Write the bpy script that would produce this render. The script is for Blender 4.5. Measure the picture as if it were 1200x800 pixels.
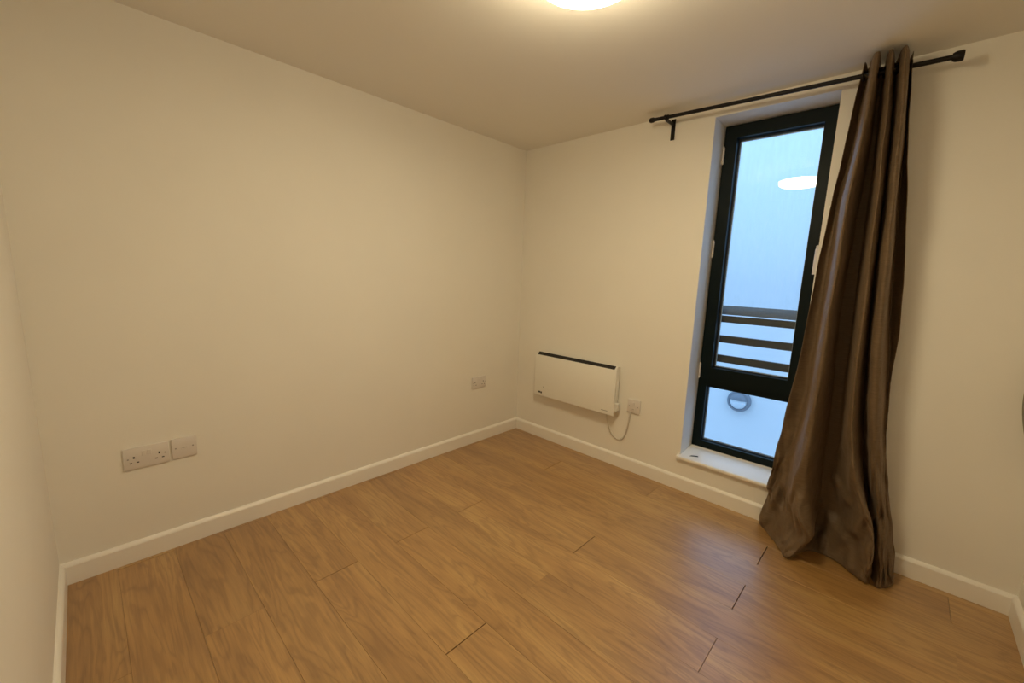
import bpy, bmesh, math, random
from mathutils import Vector, Matrix, noise

# ------------------------------------------------------------------ clear
for o in list(bpy.data.objects):
    bpy.data.objects.remove(o, do_unlink=True)
SC = bpy.context.scene
COL = SC.collection
random.seed(4)

# ------------------------------------------------------------------ camera
cam_data = bpy.data.cameras.new('camera')
cam = bpy.data.objects.new('camera', cam_data)
COL.objects.link(cam)
SC.camera = cam
RIGHT = Vector((0.720828, 0.692221, 0.03518))
UP = Vector((-0.134585, 0.089995, 0.986807))
FWD = Vector((-0.679922, 0.716052, -0.158034))
m = Matrix.Identity(4)
for i in range(3):
    m[i][0], m[i][1], m[i][2] = RIGHT[i], UP[i], -FWD[i]
m[0][3], m[1][3], m[2][3] = 2.2901, -2.4999, 1.2899
cam.matrix_world = m
cam_data.sensor_fit = 'HORIZONTAL'
cam_data.sensor_width = 36
cam_data.lens = 481.524 / 1200 * 36
cam_data.clip_start = 0.01

# ------------------------------------------------------------------ sky: overcast, brighter towards the zenith
world = bpy.data.worlds.new('sky')
SC.world = world
world.use_nodes = True
wn = world.node_tree
wn.nodes.clear()
w_out = wn.nodes.new('ShaderNodeOutputWorld')
w_bg = wn.nodes.new('ShaderNodeBackground')
w_tc = wn.nodes.new('ShaderNodeTexCoord')
w_sep = wn.nodes.new('ShaderNodeSeparateXYZ')
w_map = wn.nodes.new('ShaderNodeMapRange')
w_map.inputs['From Min'].default_value = 0.0
w_map.inputs['From Max'].default_value = 1.0
w_map.inputs['To Min'].default_value = 1.0
w_map.inputs['To Max'].default_value = 3.0
w_bg.inputs['Color'].default_value = (0.315, 0.560, 0.90, 1)
w_mul = wn.nodes.new('ShaderNodeMath')
w_mul.operation = 'MULTIPLY'
w_mul.inputs[1].default_value = 1.20          # sky strength
wn.links.new(w_tc.outputs['Generated'], w_sep.inputs[0])
wn.links.new(w_sep.outputs['Z'], w_map.inputs['Value'])
wn.links.new(w_map.outputs[0], w_mul.inputs[0])
wn.links.new(w_mul.outputs[0], w_bg.inputs['Strength'])
wn.links.new(w_bg.outputs[0], w_out.inputs[0])

# ------------------------------------------------------------------ exposure / colour
LAMP_STRENGTH = 74.0
LAMP_COLOUR = (0.92, 0.76, 0.475)
SC.view_settings.view_transform = 'Standard'
SC.view_settings.look = 'None'
SC.view_settings.exposure = 0.0
SC.view_settings.gamma = 1.0
SC.view_settings.use_curve_mapping = False
SC.cycles.use_denoising = True
SC.cycles.max_bounces = 12
SC.cycles.diffuse_bounces = 8
SC.cycles.transparent_max_bounces = 16
SC.cycles.caustics_reflective = False
SC.cycles.caustics_refractive = False

# ------------------------------------------------------------------ dimensions (metres)
W, L, H = 2.7715, 2.656, 2.25          # room: x 0..W, y -L..0, z 0..H ; window wall is y = 0
WX0, WX1, WZ0, WZ1 = 1.397, 1.945, 0.2225, 2.186
WALL_T = 0.265
FRAME_Y = 0.178


# ------------------------------------------------------------------ helpers
def new_bm():
    return bmesh.new()


def box(bm, x0, x1, y0, y1, z0, z1, bevel=0.0, seg=2):
    vs = [bm.verts.new(p) for p in ((x0, y0, z0), (x1, y0, z0), (x1, y1, z0), (x0, y1, z0),
                                    (x0, y0, z1), (x1, y0, z1), (x1, y1, z1), (x0, y1, z1))]
    fs = [bm.faces.new([vs[i] for i in f]) for f in
          ((3, 2, 1, 0), (4, 5, 6, 7), (0, 1, 5, 4), (1, 2, 6, 5), (2, 3, 7, 6), (3, 0, 4, 7))]
    if bevel:
        es = {e for f in fs for e in f.edges}
        bmesh.ops.bevel(bm, geom=list(es), offset=bevel, segments=seg, profile=0.5, affect='EDGES')
    return bm


def lathe(bm, profile, axis_mat, n=32):
    """profile: (radius, height) pairs along local z, placed with axis_mat."""
    rings = []
    for r, h in profile:
        if r < 1e-6:
            rings.append([bm.verts.new(axis_mat @ Vector((0, 0, h)))])
        else:
            rings.append([bm.verts.new(axis_mat @ Vector((r * math.cos(2 * math.pi * i / n), r * math.sin(2 * math.pi * i / n), h)))
                          for i in range(n)])
    for a, b in zip(rings, rings[1:]):
        for i in range(n):
            j = (i + 1) % n
            if len(a) == 1 and len(b) == 1:
                continue
            if len(a) == 1:
                bm.faces.new((a[0], b[j], b[i]))
            elif len(b) == 1:
                bm.faces.new((a[i], a[j], b[0]))
            else:
                bm.faces.new((a[i], a[j], b[j], b[i]))
    return bm


def tube(bm, pts, r, n=12, cap=True):
    pts = [Vector(p) for p in pts]
    rings = []
    ref = Vector((0.31, 0.17, 0.93)).normalized()
    for i, p in enumerate(pts):
        t = (pts[min(i + 1, len(pts) - 1)] - pts[max(i - 1, 0)]).normalized()
        a = t.cross(ref)
        if a.length < 1e-3:
            a = t.cross(Vector((1, 0, 0)))
        a.normalize()
        b = t.cross(a).normalized()
        rr = r[i] if isinstance(r, (list, tuple)) else r
        rings.append([bm.verts.new(p + a * rr * math.cos(2 * math.pi * k / n) + b * rr * math.sin(2 * math.pi * k / n))
                      for k in range(n)])
    for a, b in zip(rings, rings[1:]):
        for k in range(n):
            bm.faces.new((a[k], a[(k + 1) % n], b[(k + 1) % n], b[k]))
    if cap:
        bm.faces.new(rings[0][::-1])
        bm.faces.new(rings[-1])
    return bm


def prism(bm, poly, axis, a0, a1):
    """extrude a 2-D polygon along an axis ('x': poly is (y,z); 'y': poly is (x,z))."""
    def mk(p, a):
        return (a, p[0], p[1]) if axis == 'x' else (p[0], a, p[1])
    lo = [bm.verts.new(mk(p, a0)) for p in poly]
    hi = [bm.verts.new(mk(p, a1)) for p in poly]
    n = len(poly)
    bm.faces.new(lo[::-1])
    bm.faces.new(hi)
    for i in range(n):
        bm.faces.new((lo[i], lo[(i + 1) % n], hi[(i + 1) % n], hi[i]))
    return bm


def catmull(pts, n):
    out = []
    P = [Vector(p) for p in pts]
    for i in range(len(P) - 1):
        p0, p1, p2, p3 = P[max(i - 1, 0)], P[i], P[i + 1], P[min(i + 2, len(P) - 1)]
        for k in range(n):
            t = k / n
            out.append(0.5 * ((2 * p1) + (p2 - p0) * t + (2 * p0 - 5 * p1 + 4 * p2 - p3) * t * t + (3 * p1 - p0 - 3 * p2 + p3) * t ** 3))
    out.append(P[-1])
    return out


def world_origin(o):
    p = Vector((0, 0, 0))
    while o is not None:
        p += o.location
        o = o.parent
    return p


def obj(name, bm, mat, parent=None, origin=None, smooth=False):
    """bm is in world coordinates; origin is the object's origin in the world."""
    bmesh.ops.recalc_face_normals(bm, faces=bm.faces[:])
    org = Vector(origin) if origin is not None else (world_origin(parent) if parent else Vector((0, 0, 0)))
    bmesh.ops.translate(bm, verts=bm.verts[:], vec=-org)
    me = bpy.data.meshes.new(name)
    bm.to_mesh(me)
    bm.free()
    me.materials.append(mat)
    if smooth:
        for p in me.polygons:
            p.use_smooth = True
        try:
            me.set_sharp_from_angle(angle=math.radians(40))
        except Exception:
            pass
    o = bpy.data.objects.new(name, me)
    COL.objects.link(o)
    if parent is not None:
        o.parent = parent
        o.location = org - world_origin(parent)
    else:
        o.location = org
    return o


def tag(o, label=None, cat=None, group=None, kind=None):
    if label:
        o['label'] = label
    if cat:
        o['category'] = cat
    if group:
        o['group'] = group
    if kind:
        o['kind'] = kind
    return o


def thing(name, loc, label=None, cat=None, group=None, kind=None):
    o = bpy.data.objects.new(name, None)
    o.empty_display_size = 0.05
    COL.objects.link(o)
    o.location = loc
    return tag(o, label, cat, group, kind)


# ------------------------------------------------------------------ materials
def mat(name, colour, rough=0.5, metallic=0.0, spec=0.5, bump=None, sheen=0.0, vary=None):
    M = bpy.data.materials.new(name)
    M.use_nodes = True
    nt = M.node_tree
    b = nt.nodes['Principled BSDF']
    b.inputs['Base Color'].default_value = (*colour, 1)
    b.inputs['Roughness'].default_value = rough
    b.inputs['Metallic'].default_value = metallic
    b.inputs['Specular IOR Level'].default_value = spec
    if sheen:
        b.inputs['Sheen Weight'].default_value = sheen
    tc = nt.nodes.new('ShaderNodeTexCoord')
    if vary:
        n = nt.nodes.new('ShaderNodeTexNoise')
        n.inputs['Scale'].default_value = vary[0]
        n.inputs['Detail'].default_value = 3
        r = nt.nodes.new('ShaderNodeValToRGB')
        a = vary[1]
        r.color_ramp.elements[0].position = 0.3
        r.color_ramp.elements[1].position = 0.7
        r.color_ramp.elements[0].color = (*[c * (1 - a) for c in colour], 1)
        r.color_ramp.elements[1].color = (*[min(1, c * (1 + a)) for c in colour], 1)
        nt.links.new(tc.outputs['Object'], n.inputs['Vector'])
        nt.links.new(n.outputs['Fac'], r.inputs['Fac'])
        nt.links.new(r.outputs['Color'], b.inputs['Base Color'])
    if bump:
        n = nt.nodes.new('ShaderNodeTexNoise')
        n.inputs['Scale'].default_value = bump[0]
        n.inputs['Detail'].default_value = 4
        bp = nt.nodes.new('ShaderNodeBump')
        bp.inputs['Strength'].default_value = bump[1]
        bp.inputs['Distance'].default_value = bump[2]
        nt.links.new(tc.outputs['Object'], n.inputs['Vector'])
        nt.links.new(n.outputs['Fac'], bp.inputs['Height'])
        nt.links.new(bp.outputs['Normal'], b.inputs['Normal'])
    return M


M_WALL = mat('wall_paint', (0.80, 0.78, 0.73), 0.62, spec=0.3, bump=(160, 0.12, 0.002), vary=(2.5, 0.012))
M_CEIL = mat('ceiling_paint', (0.80, 0.78, 0.74), 0.85, spec=0.15, bump=(140, 0.08, 0.002))
M_TRIM = mat('trim_gloss_paint', (0.84, 0.82, 0.78), 0.35, bump=(60, 0.05, 0.001))
M_SUB = mat('subfloor', (0.13, 0.075, 0.032), 0.9, vary=(30, 0.2))
M_FRAME = mat('window_frame_green_black', (0.0018, 0.0065, 0.0070), 0.45, spec=0.15, bump=(300, 0.05, 0.0005))
M_SEAL = mat('rubber_gasket', (0.003, 0.004, 0.004), 0.6, bump=(200, 0.1, 0.0005))
M_BEAD = mat('silver_spacer', (0.45, 0.52, 0.56), 0.4, metallic=0.3, bump=(200, 0.05, 0.0003))
M_IRON = mat('black_metal', (0.005, 0.003, 0.0025), 0.45, spec=0.3, bump=(120, 0.08, 0.0006))
M_WHITE = mat('white_plastic', (0.69, 0.65, 0.62), 0.35, bump=(80, 0.03, 0.0004))
M_HEAT = mat('heater_enamel', (0.80, 0.79, 0.74), 0.4, bump=(90, 0.03, 0.0004))
M_DARK = mat('dark_plastic', (0.012, 0.010, 0.009), 0.5, bump=(90, 0.1, 0.0004))
M_GREYMARK = mat('grey_print', (0.22, 0.21, 0.2), 0.6, bump=(90, 0.02, 0.0002))
M_SCREW = mat('screw_steel', (0.35, 0.33, 0.31), 0.35, metallic=0.8, bump=(200, 0.1, 0.0002))
M_CABLE = mat('white_cable', (0.62, 0.59, 0.53), 0.45, bump=(90, 0.03, 0.0002))
M_RENDER = mat('white_render', (0.80, 0.82, 0.84), 0.85, bump=(40, 0.2, 0.003), vary=(3, 0.02))
M_RAIL = mat('guard_rail_paint', (0.020, 0.034, 0.040), 0.5, bump=(80, 0.1, 0.0006))
M_RAILTOP = mat('guard_rail_cap', (0.085, 0.105, 0.115), 0.4, bump=(80, 0.1, 0.0006))
M_BULK = mat('bulkhead_grey', (0.20, 0.23, 0.27), 0.5, bump=(80, 0.1, 0.0006))
M_LENS = mat('bulkhead_lens', (0.75, 0.80, 0.85), 0.3, bump=(60, 0.05, 0.0006))
M_DECK = mat('terrace_paving', (0.58, 0.58, 0.57), 0.8, bump=(40, 0.2, 0.003), vary=(5, 0.08))
M_FLAKE = mat('dark_flake', (0.02, 0.02, 0.03), 0.6, bump=(90, 0.2, 0.001))
M_BOW = mat('dark_grey_bow', (0.26, 0.24, 0.18), 0.5, bump=(90, 0.1, 0.0005))
M_SEALANT = mat('white_sealant', (0.70, 0.68, 0.64), 0.6, bump=(120, 0.3, 0.001))


def emission_mat(name, colour, strength):
    M = bpy.data.materials.new(name)
    M.use_nodes = True
    nt = M.node_tree
    nt.nodes.clear()
    o = nt.nodes.new('ShaderNodeOutputMaterial')
    e = nt.nodes.new('ShaderNodeEmission')
    e.inputs['Color'].default_value = (*colour, 1)
    e.inputs['Strength'].default_value = strength
    nt.links.new(e.outputs[0], o.inputs[0])
    return M


M_LAMP = emission_mat('lit_diffuser', LAMP_COLOUR, LAMP_STRENGTH)


def wood_mat():
    M = bpy.data.materials.new('oak_laminate')
    M.use_nodes = True
    nt = M.node_tree
    b = nt.nodes['Principled BSDF']
    N, K = nt.nodes.new, nt.links.new
    tc = N('ShaderNodeTexCoord')
    oi = N('ShaderNodeObjectInfo')
    off = N('ShaderNodeCombineXYZ')
    for i, k in enumerate((61.0, 37.0, 23.0)):
        mm = N('ShaderNodeMath')
        mm.operation = 'MULTIPLY'
        mm.inputs[1].default_value = k
        K(oi.outputs['Random'], mm.inputs[0])
        K(mm.outputs[0], off.inputs[i])
    add = N('ShaderNodeVectorMath')
    K(tc.outputs['Object'], add.inputs[0])
    K(off.outputs[0], add.inputs[1])

    def scaled(v):
        s = N('ShaderNodeVectorMath')
        s.operation = 'MULTIPLY'
        s.inputs[1].default_value = v
        K(add.outputs[0], s.inputs[0])
        return s.outputs[0]

    def nz(vec, scale, detail, dist=0.0, rough=0.5):
        n = N('ShaderNodeTexNoise')
        n.inputs['Scale'].default_value = scale
        n.inputs['Detail'].default_value = detail
        n.inputs['Distortion'].default_value = dist
        n.inputs['Roughness'].default_value = rough
        K(vec, n.inputs['Vector'])
        return n.outputs['Fac']

    def math_(op, a, bb):
        q = N('ShaderNodeMath')
        q.operation = op
        K(a, q.inputs[0])
        if isinstance(bb, float):
            q.inputs[1].default_value = bb
        else:
            K(bb, q.inputs[1])
        return q.outputs[0]

    def ramp(fac, stops):
        r = N('ShaderNodeValToRGB')
        els = r.color_ramp.elements
        while len(els) < len(stops):
            els.new(0.5)
        for e, (p, c) in zip(els, stops):
            e.position = p
            e.color = (*c, 1)
        K(fac, r.inputs['Fac'])
        return r.outputs['Color']

    def mix(kind, fac, a, bb):
        q = N('ShaderNodeMix')
        q.data_type = 'RGBA'
        q.blend_type = kind
        if isinstance(fac, float):
            q.inputs['Factor'].default_value = fac
        else:
            K(fac, q.inputs['Factor'])
        K(a, q.inputs['A'])
        K(bb, q.inputs['B'])
        return q.outputs['Result']

    # broad cathedral figure: contour lines of a stretched noise field
    field = nz(scaled((1.5, 11.0, 1.0)), 1.0, 3.0, 0.6, 0.5)
    rings = math_('SINE', math_('MULTIPLY', field, 58.0), 0.0)
    rings01 = math_('ADD', math_('MULTIPLY', rings, 0.5), 0.5)
    tone = nz(scaled((0.9, 4.5, 1.0)), 1.6, 3.0)
    fibre = nz(scaled((5.0, 150.0, 1.0)), 1.0, 3.0, 0.1, 0.6)
    pores = nz(scaled((14.0, 420.0, 1.0)), 1.0, 2.0)
    base = ramp(tone, ((0.28, (0.325, 0.172, 0.051)), (0.52, (0.415, 0.234, 0.075)), (0.75, (0.485, 0.300, 0.106))))
    figure = ramp(rings01, ((0.0, (0.62, 0.54, 0.46)), (0.3, (0.93, 0.91, 0.88)), (1.0, (1.08, 1.08, 1.08))))
    fib = ramp(fibre, ((0.3, (0.80, 0.77, 0.73)), (0.62, (1.05, 1.05, 1.05))))
    streak = nz(scaled((2.2, 38.0, 1.0)), 1.0, 3.0, 0.3, 0.6)
    stk = ramp(streak, ((0.30, (0.78, 0.74, 0.68)), (0.65, (1.08, 1.08, 1.08))))
    c = mix('MULTIPLY', 0.52, base, figure)
    c = mix('MULTIPLY', 0.6, c, stk)
    c = mix('MULTIPLY', 0.75, c, fib)
    por = ramp(pores, ((0.30, (0.55, 0.48, 0.42)), (0.40, (1, 1, 1))))
    c = mix('MULTIPLY', 0.35, c, por)
    per = N('ShaderNodeMapRange')
    per.inputs['To Min'].default_value = 0.95
    per.inputs['To Max'].default_value = 1.05
    K(oi.outputs['Random'], per.inputs['Value'])
    cc = N('ShaderNodeCombineColor')
    for i in range(3):
        K(per.outputs[0], cc.inputs[i])
    c = mix('MULTIPLY', 1.0, c, cc.outputs[0])
    K(c, b.inputs['Base Color'])
    rr = N('ShaderNodeMapRange')
    rr.inputs['To Min'].default_value = 0.33
    rr.inputs['To Max'].default_value = 0.46
    K(fibre, rr.inputs['Value'])
    K(rr.outputs[0], b.inputs['Roughness'])
    b.inputs['Specular IOR Level'].default_value = 0.8
    b.inputs['Coat Weight'].default_value = 1.0
    b.inputs['Coat Roughness'].default_value = 0.34
    bp = N('ShaderNodeBump')
    bp.inputs['Strength'].default_value = 0.10
    bp.inputs['Distance'].default_value = 0.0008
    K(fibre, bp.inputs['Height'])
    K(bp.outputs[0], b.inputs['Normal'])
    return M


M_WOOD = wood_mat()


def glass_mat(name, fog):
    M = bpy.data.materials.new(name)
    M.use_nodes = True
    nt = M.node_tree
    nt.nodes.clear()
    N, K = nt.nodes.new, nt.links.new
    out = N('ShaderNodeOutputMaterial')
    lw = N('ShaderNodeLayerWeight')
    lw.inputs['Blend'].default_value = 0.5
    pw = N('ShaderNodeMath')
    pw.operation = 'POWER'
    pw.inputs[1].default_value = 5.0
    K(lw.outputs['Facing'], pw.inputs[0])
    mr = N('ShaderNodeMapRange')
    mr.inputs['To Min'].default_value = 0.035
    mr.inputs['To Max'].default_value = 1.0
    K(pw.outputs[0], mr.inputs['Value'])
    tr = N('ShaderNodeBsdfTransparent')
    tr.inputs['Color'].default_value = (0.975, 0.985, 0.99, 1)
    gl = N('ShaderNodeBsdfGlossy')
    gl.inputs['Roughness'].default_value = 0.0
    base = tr.outputs[0]
    if fog:
        # condensation on the inside of the pane: cloudy patches with runs
        tc = N('ShaderNodeTexCoord')
        s1 = N('ShaderNodeVectorMath')
        s1.operation = 'MULTIPLY'
        s1.inputs[1].default_value = (40, 1, 9)
        K(tc.outputs['Object'], s1.inputs[0])
        n1 = N('ShaderNodeTexNoise')
        n1.inputs['Scale'].default_value = 1.0
        n1.inputs['Detail'].default_value = 4
        K(s1.outputs[0], n1.inputs['Vector'])
        n2 = N('ShaderNodeTexNoise')
        n2.inputs['Scale'].default_value = 5.0
        n2.inputs['Detail'].default_value = 3
        K(tc.outputs['Object'], n2.inputs['Vector'])
        ad = N('ShaderNodeMath')
        ad.operation = 'MULTIPLY'
        K(n1.outputs['Fac'], ad.inputs[0])
        K(n2.outputs['Fac'], ad.inputs[1])
        # mist stops a little above the guard rail; the glass below has been wiped clear
        sep = N('ShaderNodeSeparateXYZ')
        K(tc.outputs['Object'], sep.inputs[0])
        hz = N('ShaderNodeMapRange')
        hz.interpolation_type = 'SMOOTHSTEP'
        hz.inputs['From Min'].default_value = 0.42
        hz.inputs['From Max'].default_value = 0.52
        K(sep.outputs['Z'], hz.inputs['Value'])
        fr = N('ShaderNodeMapRange')
        fr.inputs['From Min'].default_value = 0.12
        fr.inputs['From Max'].default_value = 0.42
        fr.inputs['To Min'].default_value = 0.07
        fr.inputs['To Max'].default_value = 0.14
        K(ad.outputs[0], fr.inputs['Value'])
        mu = N('ShaderNodeMath')
        mu.operation = 'MULTIPLY'
        K(hz.outputs[0], mu.inputs[0])
        K(fr.outputs[0], mu.inputs[1])
        tl = N('ShaderNodeBsdfTranslucent')
        tl.inputs['Color'].default_value = (0.80, 0.86, 0.88, 1)
        mx = N('ShaderNodeMixShader')
        K(mu.outputs[0], mx.inputs[0])
        K(tr.outputs[0], mx.inputs[1])
        K(tl.outputs[0], mx.inputs[2])
        base = mx.outputs[0]
    fin = N('ShaderNodeMixShader')
    K(mr.outputs[0], fin.inputs[0])
    K(base, fin.inputs[1])
    K(gl.outputs[0], fin.inputs[2])
    K(fin.outputs[0], out.inputs[0])
    return M


M_GLASS = glass_mat('clear_glazing', False)
M_FOG = glass_mat('misted_glazing', True)


def taffeta_mat():
    M = bpy.data.materials.new('brown_taffeta')
    M.use_nodes = True
    nt = M.node_tree
    b = nt.nodes['Principled BSDF']
    N, K = nt.nodes.new, nt.links.new
    tc = N('ShaderNodeTexCoord')
    s = N('ShaderNodeVectorMath')
    s.operation = 'MULTIPLY'
    s.inputs[1].default_value = (25, 25, 520)
    K(tc.outputs['Object'], s.inputs[0])
    n = N('ShaderNodeTexNoise')
    n.inputs['Scale'].default_value = 1.0
    n.inputs['Detail'].default_value = 3
    K(s.outputs[0], n.inputs['Vector'])
    n2 = N('ShaderNodeTexNoise')
    n2.inputs['Scale'].default_value = 16
    n2.inputs['Detail'].default_value = 5
    n2.inputs['Distortion'].default_value = 0.6
    K(tc.outputs['Object'], n2.inputs['Vector'])
    r = N('ShaderNodeValToRGB')
    r.color_ramp.elements[0].position = 0.3
    r.color_ramp.elements[1].position = 0.75
    r.color_ramp.elements[0].color = (0.108, 0.071, 0.040, 1)
    r.color_ramp.elements[1].color = (0.172, 0.116, 0.068, 1)
    K(n.outputs['Fac'], r.inputs['Fac'])
    K(r.outputs['Color'], b.inputs['Base Color'])
    b.inputs['Roughness'].default_value = 0.50
    b.inputs['Specular IOR Level'].default_value = 0.22
    b.inputs['Sheen Weight'].default_value = 0.15
    b.inputs['Sheen Tint'].default_value = (0.75, 0.55, 0.38, 1)
    bp1 = N('ShaderNodeBump')
    bp1.inputs['Strength'].default_value = 0.45
    bp1.inputs['Distance'].default_value = 0.012
    K(n2.outputs['Fac'], bp1.inputs['Height'])
    bp2 = N('ShaderNodeBump')
    bp2.inputs['Strength'].default_value = 0.12
    bp2.inputs['Distance'].default_value = 0.0006
    K(n.outputs['Fac'], bp2.inputs['Height'])
    K(bp1.outputs[0], bp2.inputs['Normal'])
    K(bp2.outputs[0], b.inputs['Normal'])
    return M


M_CURTAIN = taffeta_mat()

# ================================================================== ROOM SHELL
T = 0.14
tag(obj('wall_left', box(new_bm(), -T, 0, -L - T, WALL_T, -0.1, H), M_WALL), kind='structure')
tag(obj('wall_right', box(new_bm(), W, W + T, -L - T, WALL_T, -0.1, H), M_WALL), kind='structure')
tag(obj('wall_front', box(new_bm(), 0, W, -L - T, -L, -0.1, H), M_WALL), kind='structure')
tag(obj('ceiling', box(new_bm(), -T, W + T, -L - T, WALL_T, H, H + 0.14), M_CEIL), kind='structure')

# window wall: one piece with a hole
bm = new_bm()
xs = (0, WX0, WX1, W)
zs = (-0.1, WZ0 - 0.020, WZ1, H)
gv = {}
for yi, y in enumerate((0.0, WALL_T)):
    for i, x in enumerate(xs):
        for k, z in enumerate(zs):
            gv[i, k, yi] = bm.verts.new((x, y, z))
for i in range(3):
    for k in range(3):
        if i == 1 and k == 1:
            continue
        bm.faces.new((gv[i, k, 0], gv[i + 1, k, 0], gv[i + 1, k + 1, 0], gv[i, k + 1, 0]))
        bm.faces.new((gv[i, k + 1, 1], gv[i + 1, k + 1, 1], gv[i + 1, k, 1], gv[i, k, 1]))
for (a, b_) in (((1, 1), (2, 1)), ((2, 1), (2, 2)), ((2, 2), (1, 2)), ((1, 2), (1, 1))):
    bm.faces.new((gv[a[0], a[1], 0], gv[b_[0], b_[1], 0], gv[b_[0], b_[1], 1], gv[a[0], a[1], 1]))
ring = [(0, 0), (1, 0), (2, 0), (3, 0), (3, 1), (3, 2), (3, 3), (2, 3), (1, 3), (0, 3), (0, 2), (0, 1)]
for a, b_ in zip(ring, ring[1:] + ring[:1]):
    bm.faces.new((gv[a[0], a[1], 0], gv[a[0], a[1], 1], gv[b_[0], b_[1], 1], gv[b_[0], b_[1], 0]))
tag(obj('wall_back', bm, M_WALL), kind='structure')

# floor: subfloor slab with laminate planks laid on it
floor = tag(obj('floor', box(new_bm(), 0, W, -L, 0, -0.1, -0.012), M_SUB), kind='structure')
PW, PL = 0.188, 1.28
rows = [0.0] + [-0.052 - PW * k for k in range(0, 14)] + [-L]
rows = [y for y in rows if y >= -L]
mesh_cache = {}
for k in range(len(rows) - 1):
    y1, y0 = rows[k], rows[k + 1]
    ri = k - 1                          # row index counted from the first full row
    joints = [1.95 - PL, 1.95] if ri % 2 else [0.03, 1.31, 2.59]
    xb = [0.0] + [j + random.uniform(-0.004, 0.004) for j in joints] + [W]
    for x0, x1 in zip(xb, xb[1:]):
        if x1 - x0 < 0.02:
            continue
        org = ((x0 + x1) / 2, (y0 + y1) / 2, 0)
        key = (round(x1 - x0, 2), round(y1 - y0, 3))
        g = 0.0003
        if key not in mesh_cache:
            p = obj('plank', box(new_bm(), x0 + g, x1 - g, y0 + g, y1 - g, -0.0118, 0.0, bevel=0.0004, seg=1), M_WOOD, floor, origin=org)
            mesh_cache[key] = p.data
        else:
            p = bpy.data.objects.new('plank', mesh_cache[key])
            COL.objects.link(p)
            p.parent = floor
            p.location = org

# baseboards with rounded top
BT, BH = 0.015, 0.0905
prof = [(0, 0.0005), (BT, 0.0005), (BT, BH - 0.014), (BT - 0.0025, BH - 0.0085), (BT - 0.006, BH - 0.004), (BT - 0.010, BH - 0.001), (0, BH)]


def baseboard(name, p0, p1, inward):
    """p0->p1 along the wall, profile pushed towards `inward`, ends mitred."""
    p0, p1, inward = Vector((*p0, 0)), Vector((*p1, 0)), Vector((*inward, 0))
    d = (p1 - p0).normalized()
    bm = new_bm()
    A = [bm.verts.new(p0 + inward * a + d * a + Vector((0, 0, z))) for a, z in prof]
    B = [bm.verts.new(p1 + inward * a - d * a + Vector((0, 0, z))) for a, z in prof]
    n = len(prof)
    bm.faces.new(A)
    bm.faces.new(B[::-1])
    for i in range(n):
        bm.faces.new((A[i], A[(i + 1) % n], B[(i + 1) % n], B[i]))
    return tag(obj(name, bm, M_TRIM), kind='structure')


baseboard('baseboard_left', (0, -L), (0, 0), (1, 0))
baseboard('baseboard_back', (0, 0), (W, 0), (0, -1))
baseboard('baseboard_right', (W, 0), (W, -L), (-1, 0))
baseboard('baseboard_front', (W, -L), (0, -L), (0, 1))

# ================================================================== WINDOW
win = thing('window_1', ((WX0 + WX1) / 2, FRAME_Y, WZ0), kind='structure')
FX0, FX1, FZ0, FZ1 = WX0 + 0.002, WX1 - 0.002, 0.244, WZ1 - 0.003
FB = 0.253                               # back of the frame


def rect_frame(bm, x0, x1, z0, z1, wl, wr, wb, wt, y0, y1, bevel=0.003):
    """rectangular frame as one ring with bevelled edges"""
    o = [(x0, z0), (x1, z0), (x1, z1), (x0, z1)]
    i = [(x0 + wl, z0 + wb), (x1 - wr, z0 + wb), (x1 - wr, z1 - wt), (x0 + wl, z1 - wt)]
    V = {}
    for nm, pl in (('o', o), ('i', i)):
        for k, (x, z) in enumerate(pl):
            for yy, y in ((0, y0), (1, y1)):
                V[nm, k, yy] = bm.verts.new((x, y, z))
    fs = []
    for k in range(4):
        j = (k + 1) % 4
        fs.append(bm.faces.new((V['o', k, 0], V['o', j, 0], V['i', j, 0], V['i', k, 0])))
        fs.append(bm.faces.new((V['o', j, 1], V['o', k, 1], V['i', k, 1], V['i', j, 1])))
        fs.append(bm.faces.new((V['o', k, 0], V['o', k, 1], V['o', j, 1], V['o', j, 0])))
        fs.append(bm.faces.new((V['i', k, 1], V['i', k, 0], V['i', j, 0], V['i', j, 1])))
    if bevel:
        es = [e for f in fs for e in f.edges]
        es = list({e for e in es if abs(e.calc_face_angle(0)) > 0.1})
        bmesh.ops.bevel(bm, geom=es, offset=bevel, segments=2, profile=0.5, affect='EDGES')
    return bm


frame = obj('window_frame', rect_frame(new_bm(), FX0, FX1, FZ0, FZ1, 0.050, 0.050, 0.044, 0.050, FRAME_Y, FB), M_FRAME, win)
obj('transom', box(new_bm(), FX0 + 0.048, FX1 - 0.048, FRAME_Y + 0.001, FB, 0.644, 0.708, bevel=0.003), M_FRAME, win)
# opening sash
SX0, SX1, SZ0, SZ1 = FX0 + 0.010, FX1 - 0.010, 0.678, FZ1 - 0.012
sash = obj('sash', rect_frame(new_bm(), SX0, SX1, SZ0, SZ1, 0.060, 0.060, 0.092, 0.062, FRAME_Y - 0.014, FB - 0.012, 0.004), M_FRAME, win)
obj('glazing_gasket', rect_frame(new_bm(), SX0 + 0.060, SX1 - 0.060, SZ0 + 0.090, SZ1 - 0.064, 0.007, 0.007, 0.007, 0.007, 0.2040, 0.2240, 0), M_SEAL, sash)
obj('spacer_bar', rect_frame(new_bm(), SX0 + 0.062, SX1 - 0.062, SZ0 + 0.092, SZ1 - 0.066, 0.0085, 0.0085, 0.009, 0.0085, 0.2185, 0.2265, 0), M_BEAD, sash)
pane_bm = box(new_bm(), SX0 + 0.055, SX1 - 0.055, 0.2150, 0.2190, SZ0 + 0.085, SZ1 - 0.058)
pane = obj('glass_pane', pane_bm, M_FOG, sash, origin=((SX0 + SX1) / 2, 0.2170, SZ0))
pane.rotation_euler = (math.radians(-0.15), 0, 0)
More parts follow.
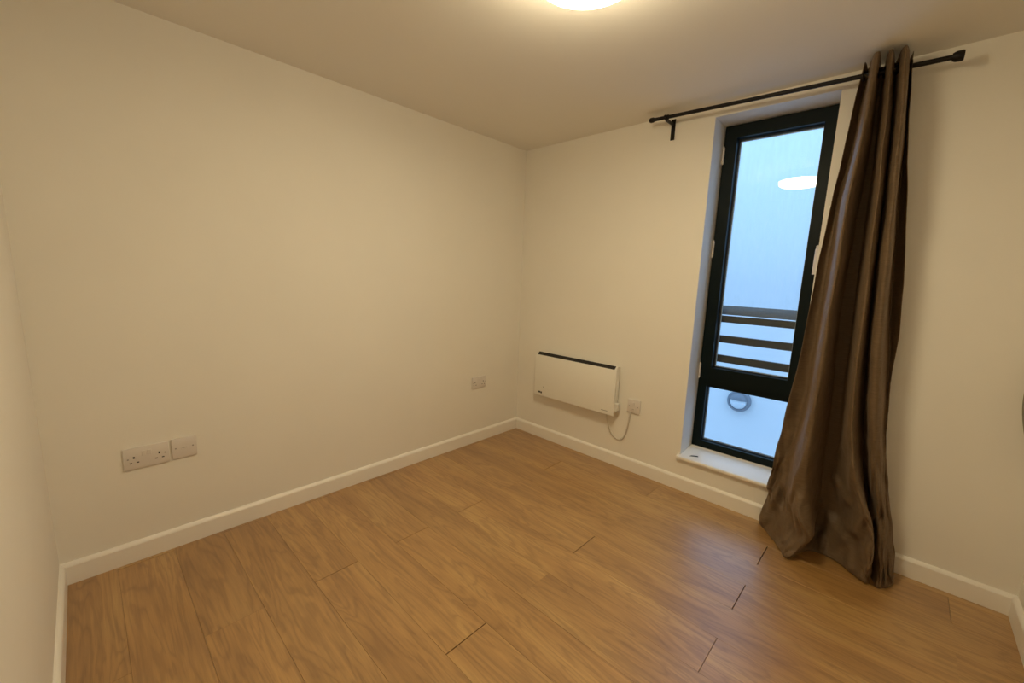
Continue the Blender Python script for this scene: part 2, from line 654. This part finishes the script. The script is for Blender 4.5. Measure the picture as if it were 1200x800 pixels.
obj('glazing_gasket', rect_frame(new_bm(), FX0 + 0.048, FX1 - 0.048, FZ0 + 0.042, 0.646, 0.007, 0.007, 0.007, 0.007, 0.2040, 0.2280, 0), M_SEAL, win)
obj('spacer_bar', rect_frame(new_bm(), FX0 + 0.050, FX1 - 0.050, FZ0 + 0.044, 0.644, 0.0085, 0.0085, 0.010, 0.0085, 0.2185, 0.2265, 0), M_BEAD, win)
obj('glass_pane', box(new_bm(), FX0 + 0.045, FX1 - 0.045, 0.2140, 0.2180, FZ0 + 0.038, 0.650), M_GLASS, win)
# hinges along the left stile and a white espagnolette handle on the right
for z in (2.02, 1.49, 0.745):
    h = obj('hinge', box(new_bm(), SX0 - 0.009, SX0 + 0.001, FRAME_Y - 0.020, FRAME_Y - 0.002, z - 0.045, z + 0.045, bevel=0.002), M_WHITE, sash)
    obj('hinge_pin', tube(new_bm(), [(SX0 - 0.004, FRAME_Y - 0.021, z - 0.05), (SX0 - 0.004, FRAME_Y - 0.021, z + 0.05)], 0.004), M_WHITE, h, smooth=True)
hx = SX1 - 0.006
hd = obj('handle', box(new_bm(), hx - 0.014, hx + 0.014, FRAME_Y - 0.026, FRAME_Y - 0.012, 1.40, 1.50, bevel=0.005), M_WHITE, sash)
obj('lever', tube(new_bm(), catmull([(hx, FRAME_Y - 0.02, 1.475), (hx, FRAME_Y - 0.060, 1.475), (hx, FRAME_Y - 0.066, 1.455), (hx, FRAME_Y - 0.066, 1.35)], 6),
                  0.010, 12), M_WHITE, hd, smooth=True)
# sealant bead where frame meets the board, window board with nosing
obj('sealant_bead', box(new_bm(), FX0, FX1, FRAME_Y - 0.003, FRAME_Y + 0.03, WZ0 + 0.019, FZ0 + 0.001, bevel=0.0005), M_SEALANT, win)
bm = new_bm()
sy = -0.024
board = [(FB, WZ0 - 0.0199), (sy + 0.004, WZ0 - 0.020), (sy, WZ0 - 0.016), (sy, WZ0 - 0.006), (sy + 0.002, WZ0 - 0.002), (sy + 0.006, WZ0), (0.0, WZ0 + 0.002), (FRAME_Y, WZ0 + 0.0195), (FB, WZ0 + 0.0195)]
prism(bm, board, 'x', WX0 + 0.001, WX1 - 0.001)
sill = obj('window_sill', bm, M_TRIM, win)
for x0, x1 in ((WX0 - 0.016, WX0 + 0.001), (WX1 - 0.001, WX1 + 0.016)):
    pr = [(-0.0005 if y > 0 else y, z) for y, z in board]
    obj('sill_horn', prism(new_bm(), pr, 'x', x0, x1), M_TRIM, sill)

# ================================================================== OUTSIDE
guard = thing('guard_rail', (WX0, 0.298, 0.77), 'dark metal guard rail of horizontal bars outside the window', 'railing')
for z0, z1 in ((1.050, 1.092), (0.921, 0.967), (0.795, 0.842)):
    obj('bar', box(new_bm(), WX0 - 0.06, WX1 + 0.06, 0.290, 0.306, z0 - 0.003, z1 - 0.003, bevel=0.002), M_RAIL, guard)
prism_bm = prism(new_bm(), [(0.290, 1.096), (0.328, 1.151), (0.336, 1.148), (0.336, 1.096)], 'x', WX0 - 0.06, WX1 + 0.06)
obj('hand_rail', prism_bm, M_RAILTOP, guard)
for x in (WX0 - 0.045, WX1 + 0.045):
    obj('side_bracket', box(new_bm(), x - 0.012, x + 0.012, WALL_T + 0.0005, 0.290, 0.77, 1.11, bevel=0.002), M_RAIL, guard)
tag(obj('terrace_ground', box(new_bm(), -4, 7, WALL_T, 6, -1.5, -1.30), M_DECK), kind='structure')
tag(obj('wall_outside', box(new_bm(), -3.5, 6.5, 2.20, 2.40, -1.31, 1.015, bevel=0.01), M_RENDER), kind='structure')
BKP = (1.16, 2.20, 0.078)
bk = thing('bulkhead_light', BKP, 'round grey bulkhead light with eyelid on the white wall outside', 'wall light')
am = Matrix.Translation(BKP) @ Matrix.Rotation(math.radians(90), 4, 'X')
obj('body', lathe(new_bm(), [(0, 0), (0.1111, 0), (0.1111, 0.041), (0.103, 0.0585), (0.0842, 0.0608), (0.0819, 0.0515), (0, 0.0515)], am, 40), M_BULK, bk, smooth=True)
obj('lens', lathe(new_bm(), [(0.0807, 0.0515), (0.0702, 0.0702), (0.041, 0.0819), (0, 0.0854)], am, 40), M_LENS, bk, smooth=True)
bm = new_bm()
lathe(bm, [(0.0854, 0.0538), (0.0819, 0.0655), (0.0725, 0.0772), (0.0433, 0.0901), (0, 0.0936)], am, 40)
bmesh.ops.bisect_plane(bm, geom=bm.verts[:] + bm.edges[:] + bm.faces[:], plane_co=(BKP[0], BKP[1], BKP[2] + 0.016), plane_no=(0, 0, 1), clear_inner=True)
obj('eyelid', bm, M_BULK, bk, smooth=True)

# ================================================================== CEILING LAMP
LX, LY, LR, LZ = 1.500, -1.405, 0.162, 2.145
lamp = thing('ceiling_lamp', (LX, LY, H), 'round flush ceiling lamp with glowing diffuser at the top of the picture', 'lamp')
am = Matrix.Translation((LX, LY, 0))
obj('base_ring', lathe(new_bm(), [(0, H - 0.0005), (LR + 0.004, H - 0.0005), (LR + 0.002, H - 0.064), (LR - 0.004, H - 0.066), (0, H - 0.066)], am, 64), M_WHITE, lamp, smooth=True)
obj('diffuser', lathe(new_bm(), [(0, H - 0.067), (LR - 0.004, H - 0.067), (LR, H - 0.071), (LR, LZ + 0.020), (LR - 0.006, LZ + 0.007), (LR - 0.022, LZ), (0, LZ - 0.003)], am, 64), M_LAMP, lamp, smooth=True)

# ================================================================== CURTAIN ROD
RY = -0.100
R0, R1 = Vector((1.072, RY, 2.2135)), Vector((2.303, RY, 2.176))
rdir = (R1 - R0).normalized()
rod = thing('curtain_rod', tuple(R0), 'black metal curtain rod fixed above the window near the ceiling', 'curtain rod')


def rod_at(x):
    return R0 + rdir * ((x - R0.x) / rdir.x)


obj('rod', tube(new_bm(), [R0, R1], 0.0095, 16), M_IRON, rod, smooth=True)
q = rdir.to_track_quat('Z', 'X').to_matrix().to_4x4()
obj('finial', lathe(new_bm(), [(0, 0.012), (0.011, 0.010), (0.014, 0.003), (0.014, -0.012), (0.010, -0.018), (0.0095, -0.032), (0, -0.032)],
                    Matrix.Translation(R0) @ q @ Matrix.Rotation(math.pi, 4, 'X'), 20), M_IRON, rod, smooth=True)
obj('finial', lathe(new_bm(), [(0, 0.020), (0.017, 0.019), (0.0195, 0.013), (0.0185, -0.004), (0.0135, -0.014), (0, -0.014)],
                    Matrix.Translation(R1) @ q, 20), M_IRON, rod, smooth=True)
for bx in (1.163, 2.105):
    c = rod_at(bx)
    br = obj('bracket', box(new_bm(), bx - 0.012, bx + 0.012, -0.005, -0.0003, c.z - 0.100, c.z + 0.016, bevel=0.0012), M_IRON, rod)
    obj('arm', box(new_bm(), bx - 0.006, bx + 0.006, RY - 0.004, -0.003, c.z - 0.021, c.z - 0.008, bevel=0.0015), M_IRON, br)
    obj('cup', tube(new_bm(), [c - rdir * 0.011, c + rdir * 0.011], 0.0125, 16), M_IRON, br, smooth=True)
    obj('thumb_screw', tube(new_bm(), [c + Vector((0, -0.010, 0.0)), c + Vector((0, -0.026, 0.0))], 0.006, 10), M_IRON, br, smooth=True)

# ================================================================== CURTAIN
FOLDS = [
    [(2.027, -0.11, 2.234), (2.012, -0.09, 2.114), (1.993, -0.07, 1.865), (1.971, -0.065, 1.588), (1.961, -0.06, 1.353), (1.95, -0.06, 1.084), (1.939, -0.06, 0.89), (1.917, -0.065, 0.619), (1.903, -0.07, 0.43), (1.887, -0.07, 0.233), (1.879, -0.06, 0.078), (1.867, -0.043, 0.004)],
    [(2.032, -0.035, 2.234), (2.027, -0.03, 2.129), (2.018, -0.025, 1.871), (1.998, -0.025, 1.668), (1.996, -0.025, 1.273), (1.995, -0.03, 0.939), (1.989, -0.05, 0.635), (1.962, -0.08, 0.361), (1.976, -0.12, 0.147), (1.957, -0.162, 0.004)],
    [(2.059, -0.169, 2.233), (2.056, -0.198, 1.945), (2.04, -0.208, 1.663), (2.038, -0.213, 1.219), (2.032, -0.218, 0.768), (2.015, -0.223, 0.428), (2.028, -0.248, 0.268), (2.062, -0.25, 0.126), (2.005, -0.236, 0.004)],
    [(2.076, -0.174, 2.233), (2.076, -0.203, 1.939), (2.061, -0.213, 1.66), (2.059, -0.218, 1.221), (2.064, -0.228, 0.778), (2.064, -0.238, 0.451), (2.08, -0.253, 0.284), (2.122, -0.275, 0.155), (2.044, -0.276, 0.004)],
    [(2.073, -0.03, 2.233), (2.08, -0.025, 1.985), (2.078, -0.023, 1.687), (2.071, -0.023, 1.217), (2.089, -0.023, 0.743), (2.099, -0.03, 0.349), (2.108, -0.05, 0.107), (2.101, -0.135, 0.004)],
    [(2.085, -0.035, 2.233), (2.097, -0.03, 1.98), (2.108, -0.025, 1.684), (2.118, -0.025, 1.221), (2.135, -0.03, 0.797), (2.158, -0.032, 0.417), (2.172, -0.045, 0.159), (2.197, -0.123, 0.004)],
    [(2.106, -0.167, 2.232), (2.127, -0.198, 1.93), (2.137, -0.203, 1.654), (2.153, -0.208, 1.227), (2.169, -0.208, 0.838), (2.187, -0.208, 0.608), (2.226, -0.213, 0.422), (2.29, -0.215, 0.227), (2.297, -0.197, 0.004)],
    [(2.119, -0.167, 2.232), (2.14, -0.198, 1.927), (2.153, -0.203, 1.652), (2.169, -0.208, 1.229), (2.186, -0.208, 0.842), (2.207, -0.213, 0.615), (2.254, -0.218, 0.435), (2.325, -0.25, 0.229), (2.33, -0.215, 0.004)],
    [(2.119, -0.03, 2.232), (2.143, -0.025, 1.972), (2.157, -0.023, 1.679), (2.174, -0.023, 1.225), (2.204, -0.023, 0.811), (2.254, -0.03, 0.409), (2.318, -0.05, 0.143), (2.338, -0.146, 0.004)],
    [(2.144, -0.166, 2.231), (2.165, -0.193, 1.924), (2.179, -0.193, 1.651), (2.198, -0.193, 1.23), (2.227, -0.188, 0.847), (2.268, -0.178, 0.546), (2.315, -0.14, 0.309), (2.348, -0.17, 0.111), (2.361, -0.211, 0.004)],
    [(2.161, -0.166, 2.231), (2.186, -0.193, 1.919), (2.202, -0.193, 1.649), (2.23, -0.193, 1.232), (2.252, -0.178, 0.926), (2.295, -0.168, 0.553), (2.337, -0.14, 0.318), (2.374, -0.17, 0.105), (2.386, -0.193, 0.004)],
    [(2.162, -0.035, 2.23), (2.187, -0.03, 1.962), (2.204, -0.028, 1.674), (2.237, -0.03, 1.229), (2.267, -0.06, 0.95), (2.296, -0.09, 0.609), (2.348, -0.1, 0.307), (2.402, -0.162, 0.004)],
    [(2.175, -0.11, 2.23), (2.191, -0.095, 2.009), (2.233, -0.085, 1.663), (2.269, -0.08, 1.323), (2.282, -0.08, 1.105), (2.285, -0.08, 0.918), (2.302, -0.075, 0.647), (2.349, -0.07, 0.378), (2.381, -0.07, 0.226), (2.415, -0.127, 0.004)],
]


def build_curtain():
    NZ, NS = 200, 11
    dense = []
    for f in FOLDS:
        cm = catmull(f, 40)
        out = []
        for k, p in enumerate(cm):                     # half smooth, half kinked: stiff taffeta
            i = min(k // 40, len(f) - 2)
            out.append(p.lerp(Vector(f[i]).lerp(Vector(f[i + 1]), (k - 40 * i) / 40), 0.55))
        dense.append(out)

    def sample(curve, s):
        zt, zb = curve[0].z, curve[-1].z
        z = zt + (zb - zt) * s
        for a, b in zip(curve, curve[1:]):
            if a.z >= z >= b.z:
                t = 0 if a.z == b.z else (a.z - z) / (a.z - b.z)
                p = a.lerp(b, t)
                return Vector((p.x, p.y, z))
        return Vector(curve[-1])

    bm = new_bm()
    grid = []
    for i in range(NZ + 1):
        s = i / NZ
        s = s ** 0.9
        ctrl = [sample(c, s) for c in dense]
        line = catmull(ctrl, NS)
        row = []
        for j, p in enumerate(line):
            u = j / NS
            low = min(1.0, max(0.0, 1 - p.z / 0.75) * 1.6)            # crumpled towards the floor
            n = noise.noise(Vector((u * 1.3, p.z * 1.7, 3.1)))
            n2 = noise.noise(Vector((u * 1.5 + p.z * 3.0, p.z * 6.0 - u, 9.7)))
            n3 = noise.noise(Vector((u * 2.6 - p.z * 9.0, p.z * 11.0, 1.3)))
            def tri(t):
                return abs((t % 1.0) * 2 - 1) * 2 - 1
            m1 = min(1.0, max(0.0, 0.65 + 1.3 * noise.noise(Vector((p.x * 5.0, p.z * 4.0, 7.7)))))
            m2 = min(1.0, max(0.0, 0.65 + 1.3 * noise.noise(Vector((p.x * 6.0, p.z * 5.0, 17.1)))))
            crease = m1 * tri(p.z * 4.6 + p.x * 5.5 + 0.7 * n2) + m2 * tri(p.z * 3.6 - p.x * 7.0 + 0.8 * n + 0.3)
            slub = noise.noise(Vector((u * 2.2, p.z * 14.0 + u * 3.0, 5.5)))
            dy = 0.006 * n + 0.003 * slub + low * (0.021 * crease + 0.006 * n3)
            dx = 0.004 * n2 + low * 0.008 * n3
            edge = min(1.0, p.z / 0.03)
            y = min(p.y + dy * edge, -0.021)
            row.append(bm.verts.new((p.x + dx * edge, y, max(p.z, 0.0035))))
        grid.append(row)
    for a, b in zip(grid, grid[1:]):
        for j in range(len(a) - 1):
            bm.faces.new((a[j], b[j], b[j + 1], a[j + 1]))
    return bm


cur = thing('curtain', (2.14, -0.11, 0.0), 'brown taffeta eyelet curtain bunched to the right of the window', 'curtain')
panel = obj('fabric', build_curtain(), M_CURTAIN, cur, smooth=False)
for p in panel.data.polygons:
    p.use_smooth = True
sd = panel.modifiers.new('thickness', 'SOLIDIFY')
sd.thickness = 0.0016
sd.offset = 0.0
# eyelets where the rod pierces the folds
tops = [f[0] for f in FOLDS]
for a, b in zip(tops, tops[1:]):
    if (a[1] - RY) * (b[1] - RY) >= 0:
        continue
    t = (RY - a[1]) / (b[1] - a[1])
    x = a[0] + (b[0] - a[0]) * t
    c = rod_at(x)
    ring_bm = new_bm()
    n_dir = Vector((b[1] - a[1], -(b[0] - a[0]), 0)).normalized()
    e1 = Vector((b[0] - a[0], b[1] - a[1], 0)).normalized()
    pts = [c + e1 * 0.019 * math.cos(2 * math.pi * k / 20) + Vector((0, 0, 0.019 * math.sin(2 * math.pi * k / 20))) for k in range(21)]
    obj('eyelet', tube(ring_bm, pts, 0.0032, 8, cap=False), M_IRON, cur, smooth=True)

# ================================================================== PANEL HEATER
HX0, HX1, HZ0, HZ1 = 0.252, 0.958, 0.372, 0.712
HF = -0.078
heater = thing('panel_heater', ((HX0 + HX1) / 2, 0, HZ0), 'white wall-mounted electric panel heater with dark top grille', 'heater')
bm = prism(new_bm(), [(-0.016, HZ0 + 0.012), (HF + 0.012, HZ0 + 0.012), (HF + 0.012, HZ1 - 0.026), (HF + 0.032, HZ1 - 0.004), (-0.016, HZ1 - 0.004)], 'x', HX0 + 0.008, HX1 - 0.008)
obj('body', bm, M_HEAT, heater)
obj('wall_bracket', box(new_bm(), HX0 + 0.06, HX1 - 0.06, -0.017, -0.0004, HZ0 + 0.05, HZ1 - 0.06, bevel=0.002), M_HEAT, heater)
obj('front_panel', box(new_bm(), HX0, HX1, HF, HF + 0.014, HZ0, HZ1 - 0.020, bevel=0.004, seg=3), M_HEAT, heater, smooth=True)
gr = prism(new_bm(), [(HF + 0.009, HZ1 - 0.024), (HF + 0.009, HZ1 - 0.019), (HF + 0.026, HZ1), (HF + 0.032, HZ1), (HF + 0.032, HZ1 - 0.006)], 'x', HX0 + 0.014, HX1 - 0.022)
grille = obj('grille', gr, M_DARK, heater)
for i in range(24):
    x = HX0 + 0.026 + i * (HX1 - HX0 - 0.058) / 23
    s = prism(new_bm(), [(HF + 0.010, HZ1 - 0.0190), (HF + 0.009, HZ1 - 0.0178), (HF + 0.025, HZ1 + 0.0012), (HF + 0.027, HZ1)], 'x', x - 0.0015, x + 0.0015)
    obj('slat', s, M_DARK, grille)
obj('display', box(new_bm(), 0.296, 0.314, HF - 0.0012, HF + 0.002, 0.394, 0.407, bevel=0.001), M_DARK, heater)
obj('display', box(new_bm(), 0.317, 0.330, HF - 0.0012, HF + 0.002, 0.391, 0.406, bevel=0.001), M_DARK, heater)
obj('indicator', box(new_bm(), 0.341, 0.345, HF - 0.0008, HF + 0.002, 0.436, 0.450, bevel=0.001), M_GREYMARK, heater)
obj('badge', box(new_bm(), 0.862, 0.912, HF - 0.0006, HF + 0.002, 0.397, 0.4005), M_GREYMARK, heater)
obj('control_box', box(new_bm(), HX1 - 0.009, HX1 + 0.014, -0.055, -0.022, 0.405, 0.455, bevel=0.003), M_HEAT, heater)
obj('side_vent', box(new_bm(), HX1 - 0.009, HX1 - 0.005, -0.040, -0.020, 0.47, 0.66, bevel=0.001), M_HEAT, heater)
cab = catmull([(0.890, -0.045, 0.392), (0.888, -0.040, 0.350), (0.893, -0.022, 0.290), (0.911, -0.010, 0.232), (0.945, -0.008, 0.203),
               (0.980, -0.008, 0.198), (1.010, -0.008, 0.222), (1.028, -0.010, 0.270), (1.040, -0.014, 0.330), (1.048, -0.014, 0.416)], 8)
obj('power_cable', tube(new_bm(), cab, 0.0052, 10), M_CABLE, heater, smooth=True)

# ================================================================== SOCKETS
# left wall plates are built in (y, z) with x as the proud direction
def plate_left(bm, y0, y1, z0, z1, x0, x1, bevel=0.002):
    return box(bm, x0, x1, y0, y1, z0, z1, bevel=bevel)


def double_socket(yc, zc, w, h, label):
    t = thing('wall_socket', (0, yc, zc - h / 2), label, 'socket', 'double sockets on the left wall')
    obj('plate', plate_left(new_bm(), yc - w / 2, yc + w / 2, zc - h / 2, zc + h / 2, 0.0003, 0.0095, 0.0028), M_WHITE, t, smooth=True)
    for s in (-1, 1):
        # the photo is seen from inside the room: +y is to the right on this wall
        oy = yc + s * 0.0415
        obj('earth_hole', plate_left(new_bm(), oy - 0.0030, oy + 0.0030, zc + 0.000, zc + 0.0090, 0.0085, 0.0099, 0), M_DARK, t)
        for d in (-1, 1):
            obj('pin_hole', plate_left(new_bm(), oy + d * 0.0112 - 0.0042, oy + d * 0.0112 + 0.0042, zc - 0.0205, zc - 0.0160, 0.0085, 0.0099, 0), M_DARK, t)
        obj('rocker_switch', plate_left(new_bm(), yc + s * 0.0095 - 0.0062, yc + s * 0.0095 + 0.0062, zc + 0.007, zc + 0.029, 0.0085, 0.0130, 0.0015), M_WHITE, t)
        am = Matrix.Translation((0.0085, yc + s * 0.0605, zc)) @ Matrix.Rotation(math.radians(90), 4, 'Y')
        obj('screw', lathe(new_bm(), [(0.0032, 0), (0.0032, 0.0012), (0, 0.0016)], am, 12), M_SCREW, t, smooth=True)
    return t


double_socket(-2.365, 0.4645, 0.150, 0.093, 'white double socket on left wall, beside a smaller square plate')
double_socket(-0.447, 0.475, 0.140, 0.090, 'white double socket on left wall near the far corner')

t = thing('telephone_socket', (0, -2.236, 0.422), 'white square wall plate with two screws, right of a double socket', 'socket')
yc, zc = -2.236, 0.468
obj('plate', plate_left(new_bm(), yc - 0.045, yc + 0.045, zc - 0.0465, zc + 0.0465, 0.0003, 0.0095, 0.0028), M_WHITE, t, smooth=True)
obj('shutter', plate_left(new_bm(), yc - 0.012, yc + 0.012, zc - 0.008, zc + 0.007, 0.0085, 0.0104, 0.0008), M_WHITE, t)
obj('slot', plate_left(new_bm(), yc - 0.008, yc + 0.008, zc - 0.001, zc + 0.001, 0.0095, 0.0107, 0), M_GREYMARK, t)
for s in (-1, 1):
    am = Matrix.Translation((0.0085, yc + s * 0.031, zc + 0.001)) @ Matrix.Rotation(math.radians(90), 4, 'Y')
    obj('screw', lathe(new_bm(), [(0.0034, 0), (0.0034, 0.0012), (0, 0.0016)], am, 12), M_SCREW, t, smooth=True)

t = thing('fused_spur', (1.068, 0, 0.41), 'white switched outlet plate on window wall with the heater cable', 'socket')
xc, zc = 1.068, 0.4555
obj('plate', box(new_bm(), xc - 0.045, xc + 0.045, -0.0120, -0.0003, zc - 0.0455, zc + 0.0455, bevel=0.0028), M_WHITE, t, smooth=True)
obj('rocker_switch', box(new_bm(), xc - 0.010, xc + 0.006, -0.0165, -0.0110, zc + 0.004, zc + 0.030, bevel=0.002), M_WHITE, t)
obj('fuse_holder', box(new_bm(), xc - 0.016, xc + 0.010, -0.0138, -0.0110, zc - 0.026, zc - 0.010, bevel=0.001), M_WHITE, t)
obj('fuse_slot', box(new_bm(), xc - 0.010, xc + 0.004, -0.0142, -0.0130, zc - 0.0195, zc - 0.0170), M_GREYMARK, t)
for s in (-1, 1):
    am = Matrix.Translation((xc + s * 0.031, -0.0115, zc)) @ Matrix.Rotation(math.radians(90), 4, 'X')
    obj('screw', lathe(new_bm(), [(0.0034, 0), (0.0034, 0.0012), (0, 0.0016)], am, 12), M_SCREW, t, smooth=True)

# ================================================================== SMALL THINGS
# dark flake lying on the window board
bm = new_bm()
pts = [(1.448, 0.018), (1.470, 0.030), (1.492, 0.040), (1.488, 0.046), (1.466, 0.040), (1.455, 0.028)]
lo = [bm.verts.new((x, y, WZ0 + 0.0024 + y * 0.0983)) for x, y in pts]
hi = [bm.verts.new((x, y, WZ0 + 0.0040 + y * 0.0983 + 0.002 * (i % 2))) for i, (x, y) in enumerate(pts)]
bm.faces.new(lo[::-1])
bm.faces.new(hi)
for i in range(len(pts)):
    j = (i + 1) % len(pts)
    bm.faces.new((lo[i], lo[j], hi[j], hi[i]))
tag(obj('paint_flake', bm, M_FLAKE, origin=(1.47, 0.032, WZ0)), 'small dark flake lying on the white window sill', 'debris')

# unidentified dark thing at the right edge, guessed as a bow on the wall
gh = thing('edge_bow', (W, -0.055, 0.84), 'unidentified grey bowed shape on the right wall, cut by the picture edge', 'handle')
bow = [(W - 0.004 - (0.066 + 0.056 * k / 24) * math.sin(math.pi * k / 24) ** 0.25, -0.055, 0.65 + 0.40 * k / 24) for k in range(25)]
obj('bow_tube', tube(new_bm(), bow, 0.011, 12), M_BOW, gh, smooth=True)
for z in (0.65, 1.05):
    am = Matrix.Translation((W - 0.0003, -0.055, z)) @ Matrix.Rotation(math.radians(-90), 4, 'Y')
    obj('bow_end', lathe(new_bm(), [(0, 0), (0.022, 0), (0.022, 0.004), (0.016, 0.008), (0, 0.008)], am, 20), M_BOW, gh, smooth=True)
